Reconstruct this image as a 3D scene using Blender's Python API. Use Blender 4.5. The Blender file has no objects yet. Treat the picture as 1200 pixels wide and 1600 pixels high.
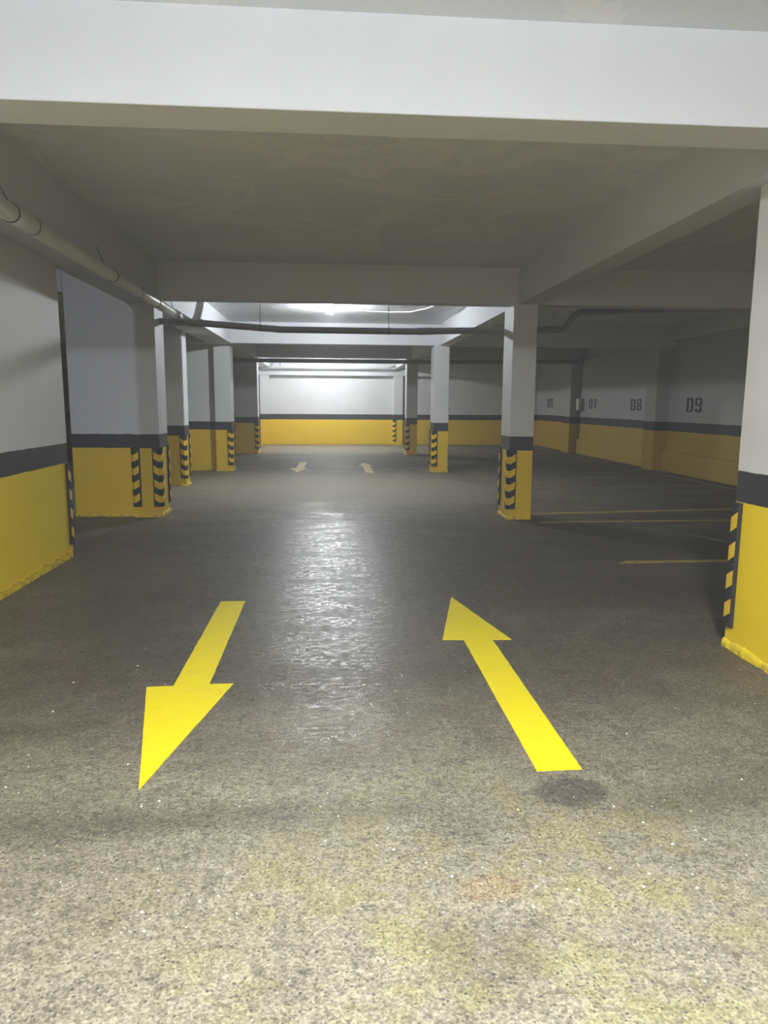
import bpy, bmesh, math, random
from mathutils import Vector, Matrix, noise

# ------------------------------------------------------------------ camera, world, exposure
scene = bpy.context.scene
COL = scene.collection
CAM_H, FOC = 1.6, 1109.0
PITCH, YAW, ROLL = 0.15159, 0.077556, -0.0060435

cam_data = bpy.data.cameras.new('camera')
cam = bpy.data.objects.new('camera', cam_data)
COL.objects.link(cam)
fw = Vector((math.sin(YAW) * math.cos(PITCH), math.cos(YAW) * math.cos(PITCH), -math.sin(PITCH)))
rt = Vector((math.cos(YAW), -math.sin(YAW), 0.0))
dn = fw.cross(rt)
cr = math.cos(ROLL) * rt + math.sin(ROLL) * dn
cd = -math.sin(ROLL) * rt + math.cos(ROLL) * dn
rot = Matrix((cr, -cd, -fw)).transposed()
cam.matrix_world = Matrix.Translation((0, 0, CAM_H)) @ rot.to_4x4()
cam_data.sensor_fit = 'VERTICAL'
cam_data.sensor_height = 36.0
cam_data.lens = 36.0 * FOC / 1600.0
cam_data.clip_end = 200
scene.camera = cam

world = bpy.data.worlds.new('world')
scene.world = world
world.use_nodes = True
world.node_tree.nodes['Background'].inputs[0].default_value = (0.5, 0.55, 0.6, 1)
world.node_tree.nodes['Background'].inputs[1].default_value = 0.02

# thin dusty haze in the garage air
air = world.node_tree.nodes.new('ShaderNodeVolumeScatter')
air.inputs['Density'].default_value = 0.011
air.inputs['Anisotropy'].default_value = 0.3
world.node_tree.links.new(air.outputs[0], world.node_tree.nodes['World Output'].inputs['Volume'])

vs = scene.view_settings
vs.view_transform = 'Standard'
vs.look = 'None'
vs.exposure = 0.0
vs.gamma = 1.0
vs.use_curve_mapping = False
scene.cycles.use_denoising = True
scene.cycles.diffuse_bounces = 6
scene.cycles.max_bounces = 8
scene.cycles.caustics_reflective = False
scene.cycles.caustics_refractive = False

# the lamps of the place: (x, y, z, bulb radius, strength, colour)
LAMP_NEAR = (0.3, -0.8, 3.34, 0.30, 860, (0.915, 0.955, 1.0))
LAMP_MIDDLE = (0.04, 13.8, 3.315, 0.06, 2100, (0.93, 0.97, 1.0))
LAMP_FAR = (0.0, 25.5, 3.315, 0.06, 3100, (0.95, 0.985, 1.0))
LAMP_SIDE = (-3.14, 4.4, 3.315, 0.06, 800, (0.84, 0.89, 1.0))

rnd = random.Random(7)

# ------------------------------------------------------------------ materials
def new_mat(name):
    m = bpy.data.materials.new(name)
    m.use_nodes = True
    nt = m.node_tree
    nt.nodes.clear()
    out = nt.nodes.new('ShaderNodeOutputMaterial')
    b = nt.nodes.new('ShaderNodeBsdfPrincipled')
    nt.links.new(b.outputs[0], out.inputs[0])
    return m, nt, b

class NT:
    """small helper around a node tree"""
    def __init__(s, nt):
        s.nt = nt
    def node(s, t, **kw):
        n = s.nt.nodes.new(t)
        for k, v in kw.items():
            setattr(n, k, v)
        return n
    def link(s, a, b):
        s.nt.links.new(a, b)
    def val(s, inp, v):
        if isinstance(v, (int, float)):
            inp.default_value = v
        elif isinstance(v, tuple):
            inp.default_value = v if len(v) == 4 or inp.type == 'VECTOR' else (*v, 1)
        else:
            s.link(v, inp)
    def math(s, op, a, b=0.0, c=None, clamp=False):
        n = s.node('ShaderNodeMath', operation=op, use_clamp=clamp)
        s.val(n.inputs[0], a)
        s.val(n.inputs[1], b)
        if c is not None:
            s.val(n.inputs[2], c)
        return n.outputs[0]
    def mix(s, f, a, b):
        n = s.node('ShaderNodeMix', data_type='RGBA')
        s.val(n.inputs[0], f)
        s.val(n.inputs[6], a)
        s.val(n.inputs[7], b)
        return n.outputs[2]
    def ramp(s, f, lo, hi):
        n = s.node('ShaderNodeMapRange', interpolation_type='SMOOTHSTEP')
        s.val(n.inputs[0], f)
        n.inputs[1].default_value, n.inputs[2].default_value = lo, hi
        n.inputs[3].default_value, n.inputs[4].default_value = 0, 1
        return n.outputs[0]
    def noise(s, vec, scale, detail=4, rough=0.55, dist=0.0):
        n = s.node('ShaderNodeTexNoise')
        s.link(vec, n.inputs['Vector'])
        n.inputs['Scale'].default_value = scale
        n.inputs['Detail'].default_value = detail
        n.inputs['Roughness'].default_value = rough
        n.inputs['Distortion'].default_value = dist
        return n.outputs[0]
    def voro(s, vec, scale, feature='F1'):
        n = s.node('ShaderNodeTexVoronoi', feature=feature)
        s.link(vec, n.inputs['Vector'])
        n.inputs['Scale'].default_value = scale
        return n
    def bump(s, h, strength, dist, normal=None):
        n = s.node('ShaderNodeBump')
        n.inputs['Strength'].default_value = strength
        n.inputs['Distance'].default_value = dist
        s.link(h, n.inputs['Height'])
        if normal is not None:
            s.link(normal, n.inputs['Normal'])
        return n.outputs[0]

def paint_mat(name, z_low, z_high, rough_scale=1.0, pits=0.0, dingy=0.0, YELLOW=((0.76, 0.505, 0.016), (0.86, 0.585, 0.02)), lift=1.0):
    """white wall, a black band and a yellow dado, painted by height"""
    m, nt, b = new_mat(name)
    t = NT(nt)
    geo = t.node('ShaderNodeNewGeometry')
    pos = geo.outputs['Position']
    sep = t.node('ShaderNodeSeparateXYZ')
    t.link(pos, sep.inputs[0])
    wob = t.math('MULTIPLY', t.math('SUBTRACT', t.noise(pos, 6, 2), 0.5), 0.016)
    z = t.math('ADD', sep.outputs[2], wob)
    n_big = t.noise(pos, 1.3, 4)
    n_fine = t.noise(pos, 38, 5, 0.65)
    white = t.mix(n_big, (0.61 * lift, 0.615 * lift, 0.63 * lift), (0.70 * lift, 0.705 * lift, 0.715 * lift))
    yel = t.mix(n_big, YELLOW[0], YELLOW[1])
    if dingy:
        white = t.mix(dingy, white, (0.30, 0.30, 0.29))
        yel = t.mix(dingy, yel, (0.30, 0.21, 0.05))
    scr = t.ramp(t.noise(pos, 55, 3, 0.7), 0.66, 0.74)
    yel = t.mix(t.math('MULTIPLY', scr, 0.18), yel, (0.85, 0.75, 0.4))
    blk = t.mix(n_big, (0.026, 0.027, 0.033), (0.040, 0.040, 0.046))
    c = t.mix(t.ramp(z, z_low - 0.003, z_low + 0.003), yel, blk)
    c = t.mix(t.ramp(z, z_high - 0.003, z_high + 0.003), c, white)
    # splashes of floor dirt in a ragged strip at the foot
    foot = t.math('MULTIPLY', t.math('SUBTRACT', 1.0, t.ramp(z, 0.0, 0.07)), t.ramp(t.noise(pos, 14, 4), 0.45, 0.65))
    c = t.mix(t.math('MULTIPLY', foot, 0.6), c, (0.16, 0.13, 0.08))
    if pits:
        p = t.math('SUBTRACT', 1.0, t.ramp(t.voro(pos, 60).outputs['Distance'], 0.06, 0.16))
        p = t.math('MULTIPLY', p, t.ramp(t.noise(pos, 9, 3), 0.45, 0.6))
        c = t.mix(t.math('MULTIPLY', p, pits), c, (0.12, 0.12, 0.11))
    t.link(c, b.inputs['Base Color'])
    b.inputs['Roughness'].default_value = 0.55
    h = t.math('ADD', t.math('MULTIPLY', n_fine, 0.5), t.noise(pos, 7, 3))
    t.link(t.bump(h, 0.35 * rough_scale, 0.008), b.inputs['Normal'])
    return m

def ellipse_mask(t, px, py, cx, cy, rx, ry, wob, soft=0.35):
    """1 inside a ragged ellipse on the floor"""
    dx = t.math('DIVIDE', t.math('SUBTRACT', px, cx), rx)
    dy = t.math('DIVIDE', t.math('SUBTRACT', py, cy), ry)
    d = t.math('SQRT', t.math('ADD', t.math('MULTIPLY', dx, dx), t.math('MULTIPLY', dy, dy)))
    d = t.math('ADD', d, t.math('MULTIPLY', t.math('SUBTRACT', wob, 0.5), 1.3))
    return t.math('SUBTRACT', 1.0, t.ramp(d, 1.0 - soft, 1.0 + soft))

def ceiling_mat():
    m, nt, b = new_mat('ceiling_plaster')
    t = NT(nt)
    pos = t.node('ShaderNodeNewGeometry').outputs['Position']
    n = t.noise(pos, 0.8, 5, 0.6, 0.6)
    c = t.mix(t.noise(pos, 2.2, 4), (0.665, 0.695, 0.745), (0.735, 0.765, 0.815))
    patch = t.math('MULTIPLY', t.ramp(n, 0.53, 0.545), t.math('SUBTRACT', 1.0, t.ramp(n, 0.60, 0.615)))
    sepp = t.node('ShaderNodeSeparateXYZ')
    t.link(pos, sepp.inputs[0])
    wb = t.noise(pos, 1.5, 5, 0.6)
    for cx, cy, rx, ry in ((-0.3, 8.7, 1.0, 0.75), (1.6, 9.0, 0.8, 0.5), (1.9, 6.5, 0.6, 0.35), (1.5, 7.9, 0.5, 0.5)):
        patch = t.math('MAXIMUM', patch, ellipse_mask(t, sepp.outputs[0], sepp.outputs[1], cx, cy, rx, ry, wb, 0.05))
    c = t.mix(t.math('MULTIPLY', patch, 0.5), c, (0.84, 0.84, 0.83))
    t.link(c, b.inputs['Base Color'])
    b.inputs['Roughness'].default_value = 0.6
    h = t.math('ADD', t.math('MULTIPLY', t.noise(pos, 30, 5, 0.65), 0.4), t.math('ADD', t.noise(pos, 4, 4), t.math('MULTIPLY', patch, 0.35)))
    t.link(t.bump(h, 0.35, 0.01), b.inputs['Normal'])
    return m

def beam_mat():
    m, nt, b = new_mat('beam_paint')
    t = NT(nt)
    pos = t.node('ShaderNodeNewGeometry').outputs['Position']
    c = t.mix(t.noise(pos, 1.7, 4), (0.60, 0.615, 0.65), (0.67, 0.685, 0.72))
    t.link(c, b.inputs['Base Color'])
    b.inputs['Roughness'].default_value = 0.6
    h = t.math('ADD', t.math('MULTIPLY', t.noise(pos, 45, 5, 0.65), 0.4), t.noise(pos, 5, 3))
    t.link(t.bump(h, 0.3, 0.008), b.inputs['Normal'])
    return m

def floor_mat():
    m, nt, b = new_mat('worn_concrete_floor')
    t = NT(nt)
    pos = t.node('ShaderNodeNewGeometry').outputs['Position']
    sep = t.node('ShaderNodeSeparateXYZ')
    t.link(pos, sep.inputs[0])
    px, py = sep.outputs[0], sep.outputs[1]
    stretch = t.node('ShaderNodeMapping')
    stretch.inputs['Scale'].default_value = (0.6, 1.5, 1)
    t.link(pos, stretch.inputs[0])
    big = t.noise(stretch.outputs[0], 0.9, 6, 0.6, 0.4)
    mid = t.noise(pos, 4.5, 6, 0.68, 0.5)
    fine = t.noise(pos, 95, 3, 0.7)
    wob = t.noise(pos, 1.6, 5, 0.6)
    wob2 = t.noise(pos, 9, 5, 0.65)
    # broad wear: bare grey-beige cement against the darker, oil-browned traffic surface
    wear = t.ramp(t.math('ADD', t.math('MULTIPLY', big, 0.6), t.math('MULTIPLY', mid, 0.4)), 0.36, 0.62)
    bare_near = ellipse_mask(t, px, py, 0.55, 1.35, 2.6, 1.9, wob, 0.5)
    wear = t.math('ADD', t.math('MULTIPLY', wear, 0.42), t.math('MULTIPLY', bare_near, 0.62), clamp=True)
    lamp_pools = t.math('MAXIMUM', ellipse_mask(t, px, py, 0.0, 13.6, 5.0, 3.4, wob, 0.6), ellipse_mask(t, px, py, 0.0, 25.4, 5.0, 2.6, wob, 0.4))  # pools of lamplight painted into the floor colour under the middle and far lamps
    wear = t.math('ADD', wear, t.math('MULTIPLY', lamp_pools, 0.85), clamp=True)  # from here the wear mask also carries the painted lamplight
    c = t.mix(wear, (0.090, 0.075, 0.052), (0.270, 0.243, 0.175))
    blotch = t.noise(pos, 7.5, 6, 0.72, 0.3)
    c = t.mix(t.math('MULTIPLY', t.ramp(blotch, 0.50, 0.66), 0.42), c, (0.070, 0.058, 0.042))
    grain = t.noise(pos, 30, 4, 0.75)
    c = t.mix(t.math('MULTIPLY', t.ramp(grain, 0.46, 0.62), 0.50), c, (0.070, 0.060, 0.045))
    c = t.mix(t.math('MULTIPLY', t.ramp(t.noise(pos, 48, 3, 0.7), 0.52, 0.66), 0.35), c, (0.33, 0.30, 0.23))
    # yellowish paint rubbed into the pores
    yel = t.math('MULTIPLY', ellipse_mask(t, px, py, 0.55, 2.0, 1.0, 0.75, wob2, 0.6), t.ramp(t.noise(pos, 3, 5, 0.7), 0.44, 0.6))
    c = t.mix(t.math('MULTIPLY', yel, 0.55), c, (0.25, 0.222, 0.09))
    rust = t.math('MULTIPLY', ellipse_mask(t, px, py, 0.54, 2.12, 0.12, 0.06, wob2, 0.6), 0.35)
    c = t.mix(rust, c, (0.30, 0.17, 0.06))
    # dark oil spots
    oil = ellipse_mask(t, px, py, 1.0, 2.69, 0.15, 0.12, wob2, 0.25)
    c = t.mix(t.math('MULTIPLY', oil, 0.75), c, (0.075, 0.062, 0.052))
    for cx, cy, rx, ry, k in ((-1.15, 2.55, 0.5, 0.10, 0.35), (-0.3, 2.6, 0.8, 0.09, 0.4), (1.6, 2.6, 0.5, 0.15, 0.45),
                              (-1.7, 4.0, 0.8, 0.5, 0.5), (1.75, 4.3, 1.0, 0.5, 0.4), (-1.35, 5.0, 0.7, 0.9, 0.5),
                              (2.0, 6.0, 1.6, 0.5, 0.35), (0.45, 1.85, 0.18, 0.12, 0.35), (0.5, 2.46, 0.13, 0.07, 0.3)):
        c = t.mix(t.math('MULTIPLY', ellipse_mask(t, px, py, cx, cy, rx, ry, wob, 0.7), k), c, (0.062, 0.050, 0.038))
    # damp darker lane down the middle
    damp = ellipse_mask(t, px, py, 0.0, 7.6, 3.4, 3.1, wob, 0.45)
    c = t.mix(t.math('MULTIPLY', damp, 0.5), c, (0.072, 0.065, 0.053))
    # aggregate: grains of many greys, small dark pits and pale chips
    v = t.voro(pos, 135)
    sepc = t.node('ShaderNodeSeparateColor')
    t.link(v.outputs['Color'], sepc.inputs[0])
    g = t.math('ADD', t.math('MULTIPLY', sepc.outputs[0], 0.55), t.math('MULTIPLY', fine, 0.9))
    mul = t.math('ADD', t.math('MULTIPLY', g, 1.5), 0.0)
    hsv = t.node('ShaderNodeHueSaturation')
    t.link(c, hsv.inputs['Color'])
    t.link(mul, hsv.inputs['Value'])
    c = hsv.outputs[0]
    v2 = t.voro(pos, 70)
    sp2 = t.node('ShaderNodeSeparateColor')
    t.link(v2.outputs['Color'], sp2.inputs[0])
    inside = t.math('SUBTRACT', 1.0, t.ramp(v2.outputs['Distance'], 0.20, 0.42))
    pit = t.math('MULTIPLY', inside, t.math('GREATER_THAN', sp2.outputs[0], 0.80))
    chip = t.math('MULTIPLY', inside, t.math('GREATER_THAN', sp2.outputs[1], 0.90))
    c = t.mix(t.math('MULTIPLY', pit, 0.65), c, (0.045, 0.042, 0.038))
    c = t.mix(t.math('MULTIPLY', chip, 0.45), c, (0.50, 0.47, 0.40))
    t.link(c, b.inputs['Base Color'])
    # polish: the damp lane shines in ragged patches, the rest is dull
    lane = ellipse_mask(t, px, py, 0.0, 6.2, 1.7, 4.6, wob, 0.5)
    patchy = t.ramp(t.noise(stretch.outputs[0], 3.2, 5, 0.65), 0.40, 0.60)
    shine = t.math('MULTIPLY', lane, t.math('ADD', 0.62, t.math('MULTIPLY', patchy, 0.38)))
    shine = t.math('ADD', shine, t.math('MULTIPLY', t.ramp(big, 0.5, 0.7), 0.15), clamp=True)
    glint = t.ramp(t.noise(stretch.outputs[0], 26, 3, 0.7), 0.42, 0.58)
    r = t.math('SUBTRACT', 0.66, t.math('MULTIPLY', shine, t.math('ADD', 0.16, t.math('MULTIPLY', glint, 0.36))))
    t.link(r, b.inputs['Roughness'])
    b.inputs['Specular IOR Level'].default_value = 0.5
    h = t.math('ADD', t.math('MULTIPLY', fine, 0.5), t.math('MULTIPLY', t.noise(pos, 55, 3, 0.6), 0.6))
    h = t.math('SUBTRACT', h, t.math('MULTIPLY', pit, 0.5))
    n1 = t.bump(h, 0.75, 0.0042)
    t.link(n1, b.inputs['Normal'])
    return m

def plain_mat(name, col, rough=0.5, metal=0.0, var=0.12, scale=20, bump=0.0, bscale=60):
    m, nt, b = new_mat(name)
    t = NT(nt)
    pos = t.node('ShaderNodeNewGeometry').outputs['Position']
    n = t.noise(pos, scale, 4)
    lo = tuple(x * (1 - var) for x in col)
    hi = tuple(min(1, x * (1 + var)) for x in col)
    t.link(t.mix(n, lo, hi), b.inputs['Base Color'])
    b.inputs['Roughness'].default_value = rough
    b.inputs['Metallic'].default_value = metal
    if bump:
        t.link(t.bump(t.noise(pos, bscale, 4), bump, 0.004), b.inputs['Normal'])
    return m

def line_mat(name, col, wear):
    """floor paint worn through in specks"""
    m, nt, b = new_mat(name)
    t = NT(nt)
    pos = t.node('ShaderNodeNewGeometry').outputs['Position']
    w = t.ramp(t.math('ADD', t.math('MULTIPLY', t.noise(pos, 5, 5, 0.7), 0.6), t.math('MULTIPLY', t.noise(pos, 60, 3), 0.4)), 0.42, 0.62)
    c = t.mix(t.noise(pos, 12, 3), tuple(x * 0.9 for x in col), col)
    t.link(t.mix(t.math('MULTIPLY', w, wear), c, (0.09, 0.08, 0.06)), b.inputs['Base Color'])
    b.inputs['Roughness'].default_value = 0.55
    t.link(t.bump(t.noise(pos, 70, 4), 0.3, 0.004), b.inputs['Normal'])
    return m

def glow_mat(name, col, strength):
    m = bpy.data.materials.new(name)
    m.use_nodes = True
    nt = m.node_tree
    nt.nodes.clear()
    o = nt.nodes.new('ShaderNodeOutputMaterial')
    e = nt.nodes.new('ShaderNodeEmission')
    e.inputs[0].default_value = (*col, 1)
    e.inputs[1].default_value = strength
    nt.links.new(e.outputs[0], o.inputs[0])
    return m

M_WALL = paint_mat('wall_paint', 0.970, 1.180)
M_PILLAR = paint_mat('pillar_paint', 0.968, 1.160, 1.3, 0.5)
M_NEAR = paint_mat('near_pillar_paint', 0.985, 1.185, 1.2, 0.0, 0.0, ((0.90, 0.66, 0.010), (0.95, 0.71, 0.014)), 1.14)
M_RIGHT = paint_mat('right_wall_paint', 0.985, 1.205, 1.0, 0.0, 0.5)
M_CEIL = ceiling_mat()
M_BEAM = beam_mat()
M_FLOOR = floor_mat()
M_ARROW = line_mat('yellow_arrow_paint', (0.98, 0.80, 0.004), 0.05)
M_ARROW_FAR = line_mat('faded_arrow_paint', (0.78, 0.66, 0.22), 0.25)
M_LINE = line_mat('yellow_line_paint', (0.62, 0.46, 0.10), 0.45)
M_LINE_PALE = line_mat('pale_line_paint', (0.42, 0.38, 0.22), 0.65)
M_RUBBER = plain_mat('black_rubber', (0.022, 0.022, 0.024), 0.6, 0, 0.2, 30, 0.3, 90)
M_REFLECT = plain_mat('yellow_reflective_film', (0.86, 0.57, 0.03), 0.35, 0, 0.08, 40, 0.2, 160)
M_STEEL = plain_mat('steel', (0.55, 0.55, 0.55), 0.35, 1.0)
M_PVC = plain_mat('grey_white_pvc', (0.60, 0.60, 0.57), 0.38, 0, 0.08, 6)
M_PVC_GREY = plain_mat('grey_pvc', (0.20, 0.20, 0.205), 0.35, 0, 0.12, 5)
M_SEAM = plain_mat('dark_seam_rubber', (0.03, 0.03, 0.03), 0.6)
M_WIRE = plain_mat('hanger_wire', (0.20, 0.20, 0.19), 0.5, 0.6)
M_STENCIL = plain_mat('black_stencil_paint', (0.009, 0.009, 0.009), 0.6, 0, 0.3, 30)
M_BOX_GREY = plain_mat('grey_box_plastic', (0.5, 0.5, 0.49), 0.5)
M_BOX_WHITE = plain_mat('white_box_plastic', (0.75, 0.75, 0.74), 0.45)
M_CABLE = plain_mat('white_cable', (0.75, 0.75, 0.74), 0.4)
M_HOLDER = plain_mat('white_lamp_holder', (0.8, 0.8, 0.8), 0.4)
M_GRIT = plain_mat('pale_grit', (0.58, 0.56, 0.50), 0.6, 0, 0.3, 50)

# ------------------------------------------------------------------ object helpers
def tag(o, label=None, cat=None, group=None, kind=None):
    if label: o['label'] = label
    if cat: o['category'] = cat
    if group: o['group'] = group
    if kind: o['kind'] = kind
    return o

def empty(name, loc=(0, 0, 0), rz=0.0):
    o = bpy.data.objects.new(name, None)
    o.empty_display_size = 0.1
    o.location = loc
    o.rotation_euler = (0, 0, rz)
    COL.objects.link(o)
    return o

def obj(name, bm, mat, parent=None, smooth=False):
    bmesh.ops.recalc_face_normals(bm, faces=bm.faces)
    me = bpy.data.meshes.new(name)
    bm.to_mesh(me)
    bm.free()
    me.materials.append(mat)
    if smooth:
        for p in me.polygons:
            p.use_smooth = True
    o = bpy.data.objects.new(name, me)
    COL.objects.link(o)
    if parent is not None:
        o.parent = parent
    return o

def add_box(bm, x0, x1, y0, y1, z0, z1, bevel=0.0):
    r = bmesh.ops.create_cube(bm, size=1.0)
    for v in r['verts']:
        v.co = Vector((x0 if v.co.x < 0 else x1, y0 if v.co.y < 0 else y1, z0 if v.co.z < 0 else z1))
    if bevel:
        es = list({e for v in r['verts'] for e in v.link_edges})
        bmesh.ops.bevel(bm, geom=es, offset=bevel, segments=2, affect='EDGES', profile=0.6)
    return bm

def box(name, x0, x1, y0, y1, z0, z1, mat, parent=None, bevel=0.0):
    return obj(name, add_box(bmesh.new(), x0, x1, y0, y1, z0, z1, bevel), mat, parent)

def add_prism(bm, pts, z0, z1):
    """vertical prism over a plan outline"""
    lo = [bm.verts.new((x, y, z0)) for x, y in pts]
    hi = [bm.verts.new((x, y, z1)) for x, y in pts]
    n = len(pts)
    bm.faces.new(lo[::-1])
    bm.faces.new(hi)
    for i in range(n):
        bm.faces.new((lo[i], lo[(i + 1) % n], hi[(i + 1) % n], hi[i]))
    return bm

def add_tube(bm, pts, r, seg=20, caps=True):
    """round tube along a polyline; r is one radius or one per point"""
    P = [Vector(p) for p in pts]
    R = r if isinstance(r, (list, tuple)) else [r] * len(P)
    rings = []
    prev = None
    for i, p in enumerate(P):
        if i == 0: d = P[1] - p
        elif i == len(P) - 1: d = p - P[i - 1]
        else: d = (P[i + 1] - p).normalized() + (p - P[i - 1]).normalized()
        d.normalize()
        if prev is None:
            a = d.orthogonal().normalized()
        else:
            a = (prev - d * prev.dot(d)).normalized()
        prev = a
        bb = d.cross(a)
        rings.append([bm.verts.new(p + R[i] * (math.cos(q) * a + math.sin(q) * bb)) for q in (2 * math.pi * k / seg for k in range(seg))])
    for A, B in zip(rings, rings[1:]):
        for k in range(seg):
            bm.faces.new((A[k], A[(k + 1) % seg], B[(k + 1) % seg], B[k]))
    if caps:
        bm.faces.new(rings[0][::-1])
        bm.faces.new(rings[-1])
    return bm

def add_lathe(bm, prof, loc, seg=24):
    """profile (radius, z) turned about the vertical through loc"""
    rings = []
    for r, z in prof:
        if r < 1e-6:
            rings.append([bm.verts.new((loc[0], loc[1], loc[2] + z))])
        else:
            rings.append([bm.verts.new((loc[0] + r * math.cos(2 * math.pi * k / seg), loc[1] + r * math.sin(2 * math.pi * k / seg), loc[2] + z)) for k in range(seg)])
    for A, B in zip(rings, rings[1:]):
        for k in range(seg):
            l = (k + 1) % seg
            if len(A) == 1 and len(B) == 1: continue
            if len(A) == 1: bm.faces.new((A[0], B[k], B[l]))
            elif len(B) == 1: bm.faces.new((A[k], A[l], B[0]))
            else: bm.faces.new((A[k], A[l], B[l], B[k]))
    return bm

def structure(o, label, cat):
    return tag(o, label, cat, None, 'structure')

# ------------------------------------------------------------------ setting: floor, ceiling, walls
ZC, ZB = 3.40, 2.93            # ceiling and underside of the beams
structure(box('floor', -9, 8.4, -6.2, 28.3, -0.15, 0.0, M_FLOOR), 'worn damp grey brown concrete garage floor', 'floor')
structure(box('ceiling', -9, 8.4, -6.2, 28.3, ZC, ZC + 0.2, M_CEIL), 'pale plastered garage ceiling with patched areas', 'ceiling')
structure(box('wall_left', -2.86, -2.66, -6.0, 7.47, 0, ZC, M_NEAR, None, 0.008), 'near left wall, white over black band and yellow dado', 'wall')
structure(box('wall_right', 8.25, 8.45, -6.0, 28.2, 0, ZC, M_RIGHT), 'long dim right wall with stencilled bay numbers and yellow dado', 'wall')
structure(box('wall_back', -9, 8.4, 28.0, 28.2, 0, ZC, M_WALL), 'brightly lit end wall at the far end of the aisle', 'wall')
structure(box('wall_front', -9, 8.4, -6.2, -6.0, 0, ZC, M_WALL), 'white and yellow wall behind the viewer', 'wall')
structure(box('wall_far_left', -9.2, -9.0, -6.2, 28.2, 0, ZC, M_WALL), 'dark outer wall of the hidden left parking bays', 'wall')

# low plinths along the right wall, the pilasters between them and the haunch at the top
for k, (y0, y1) in enumerate(((4.0, 16.9), (17.52, 23.1), (23.85, 28.0))):
    structure(box('trim_%d' % (k + 1), 8.16, 8.26, y0, y1, 0, 0.49 if k < 2 else 0.55, M_RIGHT, None, 0.012),
              ('yellow plinth under the D9 bay number', 'yellow plinth under the D8 and D7 bay numbers', 'yellow plinth under the D6 bay number')[k], 'plinth')
structure(box('trim_4', 8.02, 8.26, 3.8, 28.0, 3.10, ZC, M_BEAM, None, 0.008), 'shallow ceiling haunch along the top of the right wall', 'trim')
structure(box('trim_5', -2.66, 8.25, 27.66, 28.0, 2.65, ZC, M_BEAM, None, 0.008), 'white beam along the top of the far end wall', 'trim')

# beams
def beam(x0, x1, y0, y1, z0, label, lean=0.0):
    bm = add_box(bmesh.new(), x0, x1, y0, y1, z0, ZC + 0.02)
    for v in bm.verts:
        if v.co.z > z0 + 0.1 and v.co.y < (y0 + y1) / 2:
            v.co.y += lean
    es = [e for e in bm.edges if all(abs(v.co.z - z0) < 1e-4 for v in e.verts)]
    bmesh.ops.bevel(bm, geom=es, offset=0.004, segments=1, affect='EDGES')
    return structure(obj('ceiling_beam', bm, M_BEAM), label, 'beam')

beam(-9, 8.25, 3.52, 3.81, ZB, 'brightly lit cross beam nearest the viewer', 0.10)
beam(-2.74, 8.25, 9.70, 9.98, ZB, 'dark cross beam in front of the visible ceiling lamp')
beam(-9, 8.25, 16.62, 16.92, ZB, 'lit cross beam behind the ceiling lamp and long grey pipe')
beam(-9, 8.25, 22.36, 22.70, 2.985, 'dark cross beam behind the second grey cross pipe')
beam(-9, -3.565, 10.18, 10.46, 3.06, 'lavender lit lintel over the gap left of the short wall')
for y0, y1, where in ((3.81, 9.70, 'from the bright near beam to the dark second beam'), (9.98, 16.62, 'in the bay of the visible ceiling lamp'),
                      (16.92, 22.36, 'in the dark bay past the lamp'), (22.70, 27.66, 'in the far bay by the end wall')):
    beam(2.55, 2.82, y0, y1, ZB, 'lengthwise beam over the right pillar row ' + where)
    beam(-2.74, -2.20, y0, y1, ZB, 'wide lengthwise beam over the left pillars ' + where)

# ------------------------------------------------------------------ pillars
def mortar(parent, path, mat, hmax, dmax, seed, name='mortar_base'):
    """ragged bulge of mortar where a painted face meets the floor; path = floor points, bulging to the right of travel"""
    r = random.Random(seed)
    bm = bmesh.new()
    P = [Vector((x, y, 0)) for x, y in path]
    pts, nrm = [], []
    for A, B in zip(P, P[1:]):
        L = (B - A).length
        n = max(3, int(L / 0.02))
        d = (B - A).normalized()
        out = Vector((d.y, -d.x, 0))
        for i in range(n + 1):
            pts.append(A.lerp(B, i / n))
            nrm.append(out)
    rows = []
    for i, (p, o) in enumerate(zip(pts, nrm)):
        a = noise.noise((p.x * 6 + seed, p.y * 6, 0.3)) * 0.5 + 0.5
        c = noise.noise((p.x * 19 + seed, p.y * 19, 4.3)) * 0.5 + 0.5
        h = hmax * (0.45 + 0.55 * a) * (0.8 + 0.3 * c)
        d = dmax * (0.35 + 0.65 * c) * (0.6 + 0.5 * a)
        f = noise.noise((p.x * 47 + seed, p.y * 47, 7.7))
        h *= 1 + 0.25 * f
        d *= 1 + 0.45 * f
        rows.append([bm.verts.new(p - o * 0.01 + Vector((0, 0, h))), bm.verts.new(p + o * d * 0.45 + Vector((0, 0, h * 0.85))),
                     bm.verts.new(p + o * d + Vector((0, 0, h * (0.35 + 0.2 * a)))), bm.verts.new(p + o * d * (0.7 + 0.5 * a) + Vector((0, 0, -0.01)))])
    for A, B in zip(rows, rows[1:]):
        for k in range(3):
            bm.faces.new((A[k], B[k], B[k + 1], A[k + 1]))
    return obj(name, bm, mat, parent, True)

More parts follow.
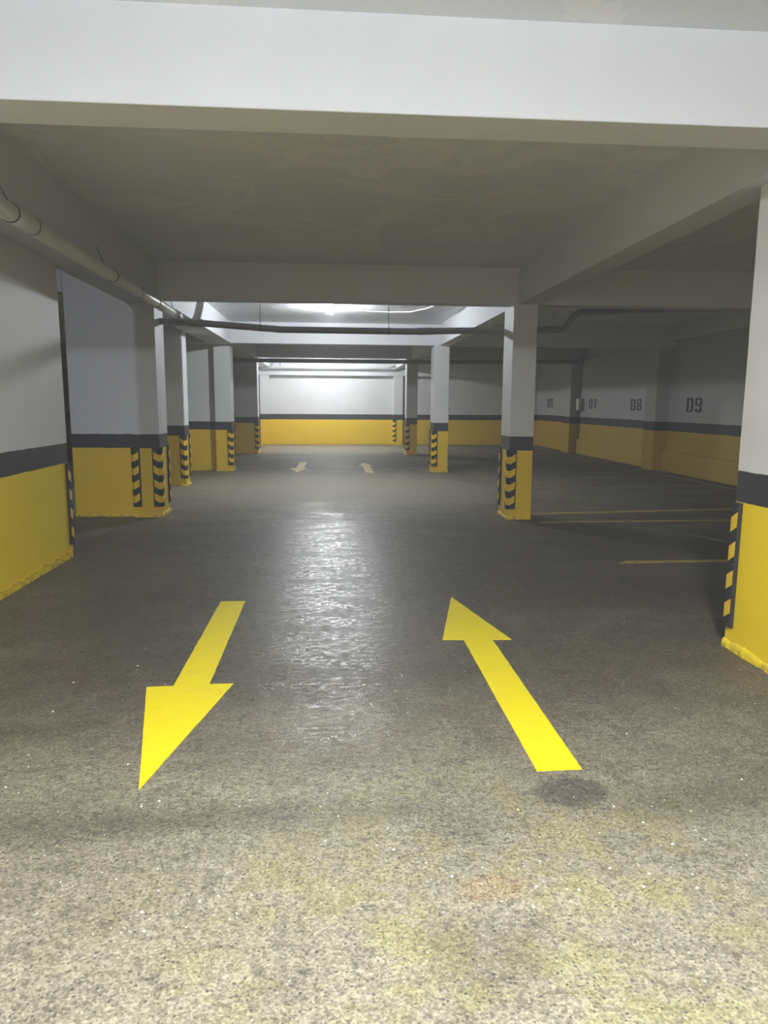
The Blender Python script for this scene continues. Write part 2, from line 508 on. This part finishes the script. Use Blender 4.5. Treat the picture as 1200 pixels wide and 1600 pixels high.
def pillar(x0, x1, y0, y1, label, mat=M_PILLAR, base=None, seed=1, top=ZB - 0.001):
    o = empty('pillar', ((x0 + x1) / 2, (y0 + y1) / 2, 0))
    tag(o, label, 'pillar', 'pillars along the driving aisle', 'thing')
    bm = add_box(bmesh.new(), x0, x1, y0, y1, 0, top)
    es = [e for e in bm.edges if abs(e.verts[0].co.z - e.verts[1].co.z) > 1]
    bmesh.ops.subdivide_edges(bm, edges=es, cuts=40)
    es = [e for e in bm.edges if abs(e.verts[0].co.z - e.verts[1].co.z) > 0.01 and len(e.link_faces) == 2 and e.calc_face_angle(0) > 1]
    bmesh.ops.bevel(bm, geom=es, offset=0.008, segments=2, affect='EDGES')
    for v in bm.verts:                                    # hand-plastered edges waver a little
        v.co.x += 0.003 * noise.noise((v.co.x * 3, v.co.y * 3, v.co.z * 5))
        v.co.y += 0.003 * noise.noise((v.co.x * 3 + 9, v.co.y * 3, v.co.z * 5))
    for v in bm.verts:
        v.co -= o.location
    obj('shaft', bm, mat, o)
    if base:
        mortar(o, [(x - o.location.x, y - o.location.y) for x, y in base[0]], mat, base[1], base[2], seed)
    return o

R1 = (2.65, 3.02, 3.70, 4.42)
C1 = (2.49, 2.82, 9.68, 10.20)
C2 = (2.43, 2.79, 16.58, 17.10)
C3 = (2.42, 2.76, 22.27, 22.80)
P1 = (-2.72, -2.35, 10.09, 10.62)
P2 = (-3.60, -2.75, 13.90, 14.32)
P3 = (-2.65, -2.27, 16.95, 17.45)
P4 = (-2.95, -2.24, 22.80, 23.40)
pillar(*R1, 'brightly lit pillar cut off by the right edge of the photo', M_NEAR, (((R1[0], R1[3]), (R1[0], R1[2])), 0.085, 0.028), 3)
pillar(*C1, 'grey fronted pillar standing before the D6 bay number', M_PILLAR, (((C1[0], C1[3]), (C1[0], C1[2]), (C1[1], C1[2])), 0.07, 0.02), 5)
pillar(*C2, 'white pillar second in the right row, front face fully lit by the lamp', M_PILLAR, (((C2[0], C2[3]), (C2[0], C2[2]), (C2[1], C2[2])), 0.05, 0.015), 6)
pillar(*C3, 'small dark pillar deepest in the right row before the far bay', M_PILLAR, (((C3[0], C3[3]), (C3[0], C3[2]), (C3[1], C3[2])), 0.05, 0.02), 7, 2.984)
pillar(*P1, 'left pillar carrying three striped guards at the end of a short yellow wall', M_PILLAR, (((P1[0], P1[2]), (P1[1], P1[2]), (P1[1], P1[3])), 0.08, 0.025), 8)
pillar(*P2, 'left pillar with a dark front and a glaring white edge beside the lamp', M_PILLAR, (((P2[0], P2[2]), (P2[1], P2[2]), (P2[1], P2[3])), 0.06, 0.03), 9)
pillar(*P3, 'left pillar with a lit white front beside a narrow upright shadow', M_PILLAR, (((P3[0], P3[2]), (P3[1], P3[2]), (P3[1], P3[3])), 0.05, 0.02), 10)
pillar(*P4, 'broad dark pillar deepest in the left row before the far bay', M_PILLAR, (((P4[0], P4[2]), (P4[1], P4[2]), (P4[1], P4[3])), 0.05, 0.03), 11)

pl = 'pilasters standing out from the outer walls'
def pilaster(x0, x1, y0, y1, label, mat):
    o = tag(obj('pilaster', add_box(bmesh.new(), x0, x1, y0, y1, 0, ZC - 0.3, 0.008), mat), label, 'pilaster', pl, 'thing')
    return o
pilaster(7.92, 8.249, 16.90, 17.50, 'pilaster on the right wall between the D8 and D9 numbers', M_RIGHT)
pilaster(7.92, 8.249, 23.10, 23.82, 'pilaster on the right wall between the D6 and D7 numbers', M_RIGHT)
pilaster(-2.62, -2.27, 27.70, 27.999, 'slim bright pilaster at the left end of the far wall', M_WALL)
pilaster(2.50, 2.86, 27.68, 27.999, 'slim bright pilaster with a striped guard on the far wall', M_WALL)

lw = bpy.data.objects['wall_left']
mortar(lw, ((-2.66, 7.47), (-2.66, 3.5)), M_NEAR, 0.11, 0.03, 21)
# short side walls between the left pillars
w1 = structure(box('wall_stub', -3.56, -2.726, 10.18, 10.46, 0, ZC, M_PILLAR, None, 0.006), 'short yellow and white wall joined to the left pillar with three guards', 'wall')
mortar(w1, ((-3.56, 10.18), (-2.72, 10.18)), M_PILLAR, 0.06, 0.02, 22)
structure(box('wall_stub', -3.9, -2.652, 17.13, 17.42, 0, ZC, M_PILLAR, None, 0.006), 'lit wall piece left of the pillar with the narrow shadow', 'wall')
structure(box('wall_stub', -2.95, -2.70, 23.402, 28.0, 0, ZC, M_WALL, None, 0.006), 'side wall of the far bay behind the broad dark pillar', 'wall')

# ------------------------------------------------------------------ striped corner guards
GT, GW, GD, GZ0, GZ1 = 0.022, 0.105, 0.022, 0.15, 0.98
GH = GZ1 - GZ0
def make_guard():
    """L-shaped rubber strip round a corner at the origin whose solid lies in x<0, y<0"""
    root = empty('corner_guard')
    prof = [(0, -GW), (GT * 0.55, -GW), (GT, -GW + 0.012), (GT, -GD), (-GD, GT), (-GW + 0.012, GT), (-GW, GT * 0.55), (-GW, 0), (0, 0)]
    obj('rubber_strip', add_prism(bmesh.new(), prof, 0, GH), M_RUBBER, root)
    e = 0.0015
    pitch, h, s = 0.192, 0.098, 0.042
    for k in range(4):
        bm = bmesh.new()
        z = 0.055 + k * pitch
        st = [(GT + e, -GW + 0.018, s), (GT + e, -GD, 0), (-GD, GT + e, 0), (-GW + 0.018, GT + e, s)]
        lo = [bm.verts.new((x, y, z + q)) for x, y, q in st]
        hi = [bm.verts.new((x, y, z + h + q)) for x, y, q in st]
        lo2 = [bm.verts.new((x - 0.004, y - 0.004, z + q)) for x, y, q in st]
        hi2 = [bm.verts.new((x - 0.004, y - 0.004, z + h + q)) for x, y, q in st]
        for i in range(3):
            bm.faces.new((lo[i], lo[i + 1], hi[i + 1], hi[i]))
            bm.faces.new((lo2[i], lo2[i + 1], hi2[i + 1], hi2[i]))
            bm.faces.new((lo[i], lo[i + 1], lo2[i + 1], lo2[i]))
            bm.faces.new((hi[i], hi[i + 1], hi2[i + 1], hi2[i]))
        for i in (0, 3):
            bm.faces.new((lo[i], hi[i], hi2[i], lo2[i]))
        obj('yellow_chevron', bm, M_REFLECT, root)
    for z in (0.025, 0.425, 0.79):
        for axis in (0, 1):
            bm = bmesh.new()
            p, q = Vector((GT * 0.8, -GW + 0.024, z)), Vector((GT + 0.004, -GW + 0.024, z))
            if axis:
                p, q = p.yxz, q.yxz
            add_tube(bm, (p, q), [0.0055, 0.004], 10)
            obj('screw', bm, M_STEEL, root)
    return root

guard_proto = make_guard()
first = [True]
def guard(x, y, quad, label):
    """quad: which way the corner points: 0 = +x+y, 1 = -x+y, 2 = -x-y, 3 = +x-y"""
    if first[0]:
        r = guard_proto
        first[0] = False
    else:
        r = guard_proto.copy()
        COL.objects.link(r)
        for ch in guard_proto.children:
            c = ch.copy()
            COL.objects.link(c)
            c.parent = r
    sx, sy = ((1, 1), (-1, 1), (-1, -1), (1, -1))[quad]
    r.location = (x + 0.0035 * sx, y + 0.0035 * sy, GZ0)
    r.rotation_euler = (0, 0, quad * math.pi / 2)
    tag(r, label, 'corner guard', 'striped rubber corner guards')
    return r

guard(R1[0], R1[3], 1, 'large striped guard on the bright pillar at the right photo edge')
guard(-2.66, 7.47, 0, 'striped guard at the end of the near left wall')
guard(P1[0], P1[2], 2, 'left guard of the three guards on the left pillar, against the short wall')
guard(P1[1], P1[2], 3, 'middle guard of the three guards on the left pillar, on its front corner')
guard(P1[1], P1[3], 0, 'rear guard of the three guards on the left pillar, seen edge on')
guard(P2[1], P2[2], 3, 'striped front guard on the left pillar with the glaring white edge')
guard(P2[1], P2[3], 0, 'striped rear guard on the left pillar with the glaring white edge')
guard(P3[1], P3[2], 3, 'striped front guard on the lit left pillar beside the narrow shadow')
guard(P3[1], P3[3], 0, 'thin rear guard seen edge on behind the lit left pillar')
guard(P4[1], P4[2], 3, 'dim guard on the front corner of the broad dark left pillar')
guard(P4[1], P4[3], 0, 'rear corner guard of the broad dark left pillar, against the yellow far wall')
guard(C1[0], C1[2], 2, 'striped front guard on the grey pillar before the D6 number')
guard(C1[0], C1[3], 1, 'rear guard seen edge on at the left of the grey pillar before D6')
guard(C2[0], C2[2], 2, 'striped front guard on the fully lit white pillar of the right row')
guard(C2[0], C2[3], 1, 'rear guard seen edge on at the left of the fully lit white pillar')
guard(C3[0], C3[2], 2, 'dim front guard on the small dark pillar deepest in the right row')
guard(C3[0], C3[3], 1, 'rear guard seen edge on at the small dark pillar deepest in the right row')
guard(2.50, 27.68, 2, 'small striped guard on the far wall pilaster')

# ------------------------------------------------------------------ floor markings
def flat(name, pts, mat, label, cat, group, jit=0.0, t=0.0025):
    r = random.Random(len(label))
    out = []
    for (x0, y0), (x1, y1) in zip(pts, pts[1:] + pts[:1]):
        L = math.hypot(x1 - x0, y1 - y0)
        n = max(1, int(L / 0.06)) if jit else 1
        for i in range(n):
            f = i / n
            j = 0 if i == 0 else jit
            out.append((x0 + (x1 - x0) * f + r.uniform(-j, j), y0 + (y1 - y0) * f + r.uniform(-j, j)))
    return tag(obj(name, add_prism(bmesh.new(), out, -0.001, t), mat), label, cat, group)

ar = 'yellow direction arrows on the aisle floor'
flat('floor_arrow', [(0.906, 2.862), (1.111, 2.864), (1.112, 4.614), (1.243, 4.612), (1.013, 5.711), (0.767, 4.634), (0.912, 4.622)], M_ARROW,
     'bright yellow floor arrow with its head pointing away from the viewer', 'floor arrow', ar, 0.0012)
flat('floor_arrow', [(-0.885, 5.681), (-0.893, 3.930), (-1.041, 3.922), (-0.799, 2.819), (-0.556, 3.946), (-0.692, 3.943), (-0.688, 5.681)], M_ARROW,
     'bright yellow floor arrow with its head pointing towards the viewer', 'floor arrow', ar, 0.0012)
flat('floor_arrow', [(0.855, 16.50), (1.040, 16.50), (1.040, 18.34), (1.140, 18.34), (0.93, 19.3), (0.74, 18.34), (0.855, 18.34)], M_ARROW_FAR,
     'small faded floor arrow in the distance pointing away, right of the pair', 'floor arrow', ar, 0.003)
flat('floor_arrow', [(-0.80, 19.5), (-0.82, 17.72), (-0.975, 17.72), (-0.752, 16.60), (-0.545, 17.72), (-0.63, 17.72), (-0.61, 19.5)], M_ARROW_FAR,
     'small faded floor arrow in the distance pointing towards the viewer', 'floor arrow', ar, 0.003)

pk = 'painted parking bay lines'
def strip(x0, y0, x1, y1, w, mat, label, j=0.006):
    d = Vector((x1 - x0, y1 - y0)).normalized()
    n = Vector((-d.y, d.x)) * w / 2
    flat('parking_line', [(x0 - n.x, y0 - n.y), (x1 - n.x, y1 - n.y), (x1 + n.x, y1 + n.y), (x0 + n.x + 0.12 * d.x, y0 + n.y + 0.12 * d.y)], mat, label, 'floor line', pk, j)
strip(2.94, 6.94, 7.7, 6.96, 0.11, M_LINE, 'nearest yellow bay line, running behind the bright right pillar')
strip(2.84, 9.43, 8.1, 9.55, 0.11, M_LINE, 'yellow bay line passing just in front of the grey pillar foot')
strip(2.84, 10.17, 8.1, 10.72, 0.14, M_LINE, 'yellow bay line leaving the back of the grey pillar foot')
strip(2.55, 13.38, 7.7, 13.66, 0.07, M_LINE_PALE, 'thin pale bay line crossing behind the grey pillar to the right wall')
strip(2.80, 22.62, 7.7, 22.75, 0.12, M_LINE_PALE, 'pale line beside the small dark pillar deepest in the right row')
strip(7.78, 12.5, 7.80, 16.6, 0.07, M_LINE_PALE, 'pale line along the right wall below D9')
strip(7.80, 23.9, 7.76, 27.4, 0.08, M_LINE_PALE, 'pale line along the right wall below D6')
strip(4.45, 8.55, 5.05, 7.1, 0.05, M_LINE_PALE, 'faint slanting line on the dark floor behind the bright right pillar')
strip(-8.5, 10.74, -3.6, 10.74, 0.13, M_LINE, 'bay line glimpsed low in the gap left of the short wall')
strip(-8.5, 13.5, -4.2, 13.5, 0.10, M_LINE, 'bay line glimpsed higher in the gap left of the short wall')

# ------------------------------------------------------------------ stencilled bay numbers on the right wall
def c_left(x0, y0, x1, y1, t, c):      # left half of a chamfered ring
    m = (x0 + x1) / 2 - 0.03
    return [(m, y0), (x0 + c, y0), (x0, y0 + c), (x0, y1 - c), (x0 + c, y1), (m, y1), (m, y1 - t), (x0 + t + c * .3, y1 - t), (x0 + t, y1 - t - c * .3), (x0 + t, y0 + t + c * .3), (x0 + t + c * .3, y0 + t), (m, y0 + t)]
def c_right(x0, y0, x1, y1, t, c):
    return [(x0 + x1 - x, y) for x, y in c_left(x0, y0, x1, y1, t, c)]
GLYPH = {
    'D': [[(0, 0), (0.2, 0), (0.2, 1), (0, 1), (0, 0.9), (0.03, 0.88), (0.03, 0.12), (0, 0.1)],
          [(0.26, 0), (0.42, 0), (0.58, 0.14), (0.58, 0.86), (0.42, 1), (0.26, 1), (0.26, 0.87), (0.34, 0.87), (0.40, 0.8), (0.40, 0.2), (0.34, 0.13), (0.26, 0.13)]],
    '6': [c_left(0, 0, 0.56, 0.58, 0.15, 0.12), c_right(0, 0, 0.56, 0.58, 0.15, 0.12),
          [(0, 0.61), (0.17, 0.61), (0.17, 0.80), (0.24, 0.87), (0.25, 1), (0.13, 1), (0, 0.86)], [(0.30, 0.87), (0.38, 0.83), (0.38, 0.74), (0.55, 0.74), (0.55, 0.87), (0.43, 1), (0.30, 1)]],
    '7': [[(0, 0.84), (0.56, 0.84), (0.56, 1), (0, 1)], [(0, 0.70), (0.13, 0.70), (0.13, 0.81), (0, 0.81)], [(0.36, 0.81), (0.56, 0.81), (0.33, 0), (0.12, 0)]],
    '8': [c_left(0.02, 0.49, 0.54, 1, 0.14, 0.11), c_right(0.02, 0.49, 0.54, 1, 0.14, 0.11), c_left(0, 0, 0.56, 0.46, 0.14, 0.11), c_right(0, 0, 0.56, 0.46, 0.14, 0.11)],
}
GLYPH['9'] = [[(0.56 - x, 1 - y) for x, y in p] for p in GLYPH['6']]
def bay_number(text, y_left, z0, width, height, label):
    root = empty('bay_number', (8.25, y_left, z0))
    tag(root, label, 'painted number', 'bay numbers stencilled on the right wall')
    for k, ch in enumerate(text):
        bm = bmesh.new()
        for poly in GLYPH[ch]:
            pts = [(u * 0.44 / 0.58 * width + k * width * 0.56, v * height) for u, v in poly]
            lo = [bm.verts.new((0.002, -u, v)) for u, v in pts]
            hi = [bm.verts.new((-0.004, -u, v)) for u, v in pts]
            bm.faces.new(lo)
            bm.faces.new(hi[::-1])
            for i in range(len(pts)):
                j = (i + 1) % len(pts)
                bm.faces.new((lo[i], lo[j], hi[j], hi[i]))
        obj('letter' if ch.isalpha() else 'digit', bm, M_STENCIL, root)
bay_number('D9', 16.02, 1.445, 0.70, 0.33, 'black stencilled D9 on the right wall')
bay_number('D8', 19.10, 1.455, 0.70, 0.31, 'black stencilled D8 on the right wall')
bay_number('D7', 22.26, 1.475, 0.66, 0.30, 'black stencilled D7 on the right wall')
bay_number('D6', 26.65, 1.49, 0.72, 0.33, 'black stencilled D6 on the right wall')

# electrical box by D7
bx = empty('junction_box', (8.25, 22.86, 1.42))
tag(bx, 'small grey and white junction box on the right wall beside D7', 'electrical box')
obj('body', add_box(bmesh.new(), -0.14, 0.0, -0.13, 0.13, 0.0, 0.38, 0.008), M_BOX_GREY, bx)
obj('cover', add_box(bmesh.new(), -0.17, -0.135, -0.125, 0.125, 0.01, 0.37, 0.006), M_BOX_WHITE, bx)

# ------------------------------------------------------------------ pipes
def arc(a, c, b, n=6):
    a, b, c = Vector(a), Vector(b), Vector(c)
    return [((1 - t) ** 2) * a + 2 * t * (1 - t) * c + t * t * b for t in (i / n for i in range(n + 1))]

def coupling(parent, p, q, r, mat, seam=True):
    """push-fit sleeve with a dark rubber seam at each end"""
    p, q = Vector(p), Vector(q)
    d = (q - p).normalized()
    c = obj('coupling', add_tube(bmesh.new(), (p, p + d * 0.008, q - d * 0.008, q), [r * 1.0, r * 1.07, r * 1.07, r * 1.0], 28), mat, parent, True)
    if seam:
        for s in (p, q):
            obj('seam_ring', add_tube(bmesh.new(), (s - d * 0.005, s + d * 0.005), r * 1.085, 28), M_SEAM, c, True)
    return c

def hanger(parent, p, r, top, off=(0, 0)):
    """wire rod from the ceiling to a thin clamp round the pipe"""
    p = Vector(p)
    h = obj('hanger', add_tube(bmesh.new(), ((p.x, p.y, p.z + r * 0.9), (p.x + off[0], p.y + off[1], top)), 0.005, 8), M_WIRE, parent)
    return h

# white pipe running along the left beam
lp = empty('drain_pipe', (-2.08, 4.9, 2.82))
tag(lp, 'thick pale drain pipe running along the left beam towards the lamp bay', 'pipe', 'drain pipes under the ceiling')
L0 = Vector(lp.location)
def LP(y, dz=0.0):                     # point of the pipe axis at depth y, local to its root
    return Vector((-2.08, y, 2.835 - (y - 4.0) * 0.0085 + dz)) - L0
obj('pipe_run', add_tube(bmesh.new(), [LP(y) for y in (-5.9, 2, 6, 9, 10.375)], 0.060, 28), M_PVC, lp, True)
for y0, y1 in ((5.08, 5.42), (7.30, 8.25), (9.05, 9.30), (10.18, 10.30)):
    coupling(lp, LP(y0), LP(y1), 0.060, M_PVC)
for y, off in ((5.1, (-0.06, -0.05)), (7.1, (-0.06, -0.05)), (10.05, (-0.05, 0.0))):
    hanger(lp, LP(y), 0.05, 3.02 - L0.z, off)

# grey pipe crossing the lamp bay, its branch and its offset on the right
cp = empty('drain_pipe', (0, 10.42, 2.66))
tag(cp, 'grey cross pipe hanging just behind the second beam, stepping up at the right', 'pipe', 'drain pipes under the ceiling')
C0 = Vector(cp.location)
path = [Vector(p) - C0 for p in ((-2.345, 10.42, 2.718), (-2.1, 10.42, 2.712), (-1.86, 10.42, 2.706), (-0.66, 10.42, 2.628), (1.16, 10.42, 2.626), (2.46, 10.42, 2.662), (3.30, 10.42, 2.680))]
e1 = arc(Vector((3.30, 10.42, 2.68)) - C0, Vector((3.42, 10.42, 2.68)) - C0, Vector((3.49, 10.42, 2.77)) - C0)
e2 = arc(Vector((3.58, 10.42, 2.88)) - C0, Vector((3.64, 10.42, 2.94)) - C0, Vector((3.78, 10.47, 2.95)) - C0)
path += e1[1:] + e2 + [Vector((8.2, 12.35, 3.34)) - C0]
obj('pipe_run', add_tube(bmesh.new(), path, 0.046, 24), M_PVC_GREY, cp, True)
coupling(cp, Vector((3.12, 10.42, 2.676)) - C0, Vector((3.36, 10.42, 2.682)) - C0, 0.047, M_PVC_GREY, False)
coupling(cp, Vector((4.15, 10.63, 2.983)) - C0, Vector((4.30, 10.69, 2.997)) - C0, 0.047, M_PVC_GREY, False)
coupling(cp, Vector((1.28, 10.42, 2.629)) - C0, Vector((1.50, 10.42, 2.636)) - C0, 0.047, M_PVC_GREY, False)
coupling(cp, Vector((-1.99, 10.42, 2.709)) - C0, Vector((-1.76, 10.42, 2.70)) - C0, 0.052, M_PVC_GREY, False)
obj('branch_pipe', add_tube(bmesh.new(), [Vector(p) - C0 for p in ((-1.87, 10.42, 2.71), (-1.83, 10.42, 2.80), (-1.66, 10.42, 3.41))], 0.052, 24), M_PVC, cp, True)
for x, z in ((-0.96, 2.648), (0.86, 2.626), (3.28, 2.68)):
    obj('hanger', add_tube(bmesh.new(), (Vector((x, 10.42, z + 0.04)) - C0, Vector((x, 10.42, 3.41)) - C0), 0.005, 8), M_WIRE, cp)
    obj('clamp', add_tube(bmesh.new(), (Vector((x - 0.012, 10.42, z)) - C0, Vector((x + 0.012, 10.42, z)) - C0), 0.049, 20), M_WIRE, cp, True)

# second cross pipe in the dark bay
dp = empty('drain_pipe', (0, 22.0, 2.862))
tag(dp, 'dark cross pipe in front of the deepest pillars, ending at the right wall', 'pipe', 'drain pipes under the ceiling')
obj('pipe_run', add_tube(bmesh.new(), ((-3.6, 0.0, 0.0), (-2.1, 0, 0.0), (2.5, 0, 0.0), (7.9, 0, 0.06)), 0.063, 24), M_PVC_GREY, dp, True)
obj('elbow', add_tube(bmesh.new(), arc((7.65, 0, 0.068), (7.95, 0, 0.075), (7.95, 0, 0.45)), 0.076, 24), M_PVC_GREY, dp, True)
# thin pipe under the far wall beam
tp = empty('drain_pipe', (0, 27.3, 2.92))
tag(tp, 'thin pale pipe with bent ends high in front of the far end wall', 'pipe', 'drain pipes under the ceiling')
obj('pipe_run', add_tube(bmesh.new(), [(-2.5, 0.2, -0.03)] + arc((-2.4, 0.1, -0.02), (-2.3, 0, -0.01), (-2.1, 0, 0.0)) + arc((2.1, 0, 0.01), (2.35, 0, 0.02), (2.42, 0.1, 0.06)) + [(2.45, 0.3, 0.1)], 0.04, 16), M_PVC, tp, True)
for x in (-1.8, 0.55):
    obj('hanger', add_tube(bmesh.new(), ((x, 0, 0.02), (x, 0, 0.49)), 0.012, 8), M_WIRE, tp)
obj('branch_pipe', add_tube(bmesh.new(), ((-2.2, 0, 0.0), (-1.75, -0.1, 0.49)), 0.03, 12), M_PVC, tp, True)

# ------------------------------------------------------------------ lamps
def lamp(spec, label, flat_k=1.0):
    x, y, z, r, s, col = spec
    o = empty('ceiling_lamp', (x, y, ZC))
    tag(o, label, 'ceiling lamp', 'bare bulbs on the ceiling')
    d = z - ZC
    obj('lamp_holder', add_lathe(bmesh.new(), ((0, 0.005), (0.055, 0.005), (0.055, -0.012), (0.032, -0.02), (0.026, d + r * flat_k * 0.92), (0, d + r * flat_k * 0.92)), (0, 0, 0)), M_HOLDER, o, True)
    bm = bmesh.new()
    bmesh.ops.create_uvsphere(bm, u_segments=16, v_segments=10, radius=r)
    for v in bm.verts:
        v.co.z = v.co.z * flat_k + d
    obj('bulb', bm, glow_mat('bulb_glow', col, s), o, True)
lamp(LAMP_MIDDLE, 'bare glowing bulb on the ceiling just past the second beam')
lamp(LAMP_FAR, 'bare glowing bulb hidden behind the beam of the far bay')
lamp(LAMP_NEAR, 'wide flattened glowing bulb above and behind the viewer', 0.145)
lamp(LAMP_SIDE, 'bare bulb in the hidden bay behind the near left wall')

cbl = [(0.08, 13.80, 3.384), (0.33, 14.0, 3.383), (0.77, 14.18, 3.375), (1.19, 14.22, 3.365), (1.58, 14.1, 3.36), (1.82, 13.65, 3.365), (2.02, 12.95, 3.38), (2.5, 12.2, 3.385)]
tag(obj('lamp_cable', add_tube(bmesh.new(), cbl, 0.014, 10), M_CABLE, None, True), 'loose white cable along the ceiling right of the visible lamp', 'cable')

# ------------------------------------------------------------------ grit on the floor
bm = bmesh.new()
for k in range(520):
    y = 2.0 + 6.5 * rnd.random() ** 1.6
    x = rnd.uniform(-0.55, 0.65) * y * 1.1
    if not -2.55 < x < 2.55: continue
    if noise.noise((x * 1.1, y * 1.1, 3.0)) < -0.05 + rnd.uniform(-0.2, 0.2): continue
    r = rnd.choice((0.0022, 0.003, 0.003, 0.004, 0.0055))
    a = rnd.uniform(0, math.pi)
    n = 6
    top = [bm.verts.new((x + r * 0.7 * math.cos(a + q) * rnd.uniform(.7, 1.1), y + r * 0.7 * math.sin(a + q) * rnd.uniform(.7, 1.1), r * 0.7)) for q in (2 * math.pi * i / n for i in range(n))]
    bot = [bm.verts.new((x + r * 1.3 * math.cos(a + q) * rnd.uniform(.7, 1.1), y + r * math.sin(a + q) * rnd.uniform(.7, 1.1), -0.0005)) for q in (2 * math.pi * i / n for i in range(n))]
    bm.faces.new(top)
    for i in range(n):
        j = (i + 1) % n
        bm.faces.new((bot[i], bot[j], top[j], top[i]))
tag(obj('gravel', bm, M_GRIT), 'pale grit scattered over the concrete floor', 'grit', None, 'stuff')
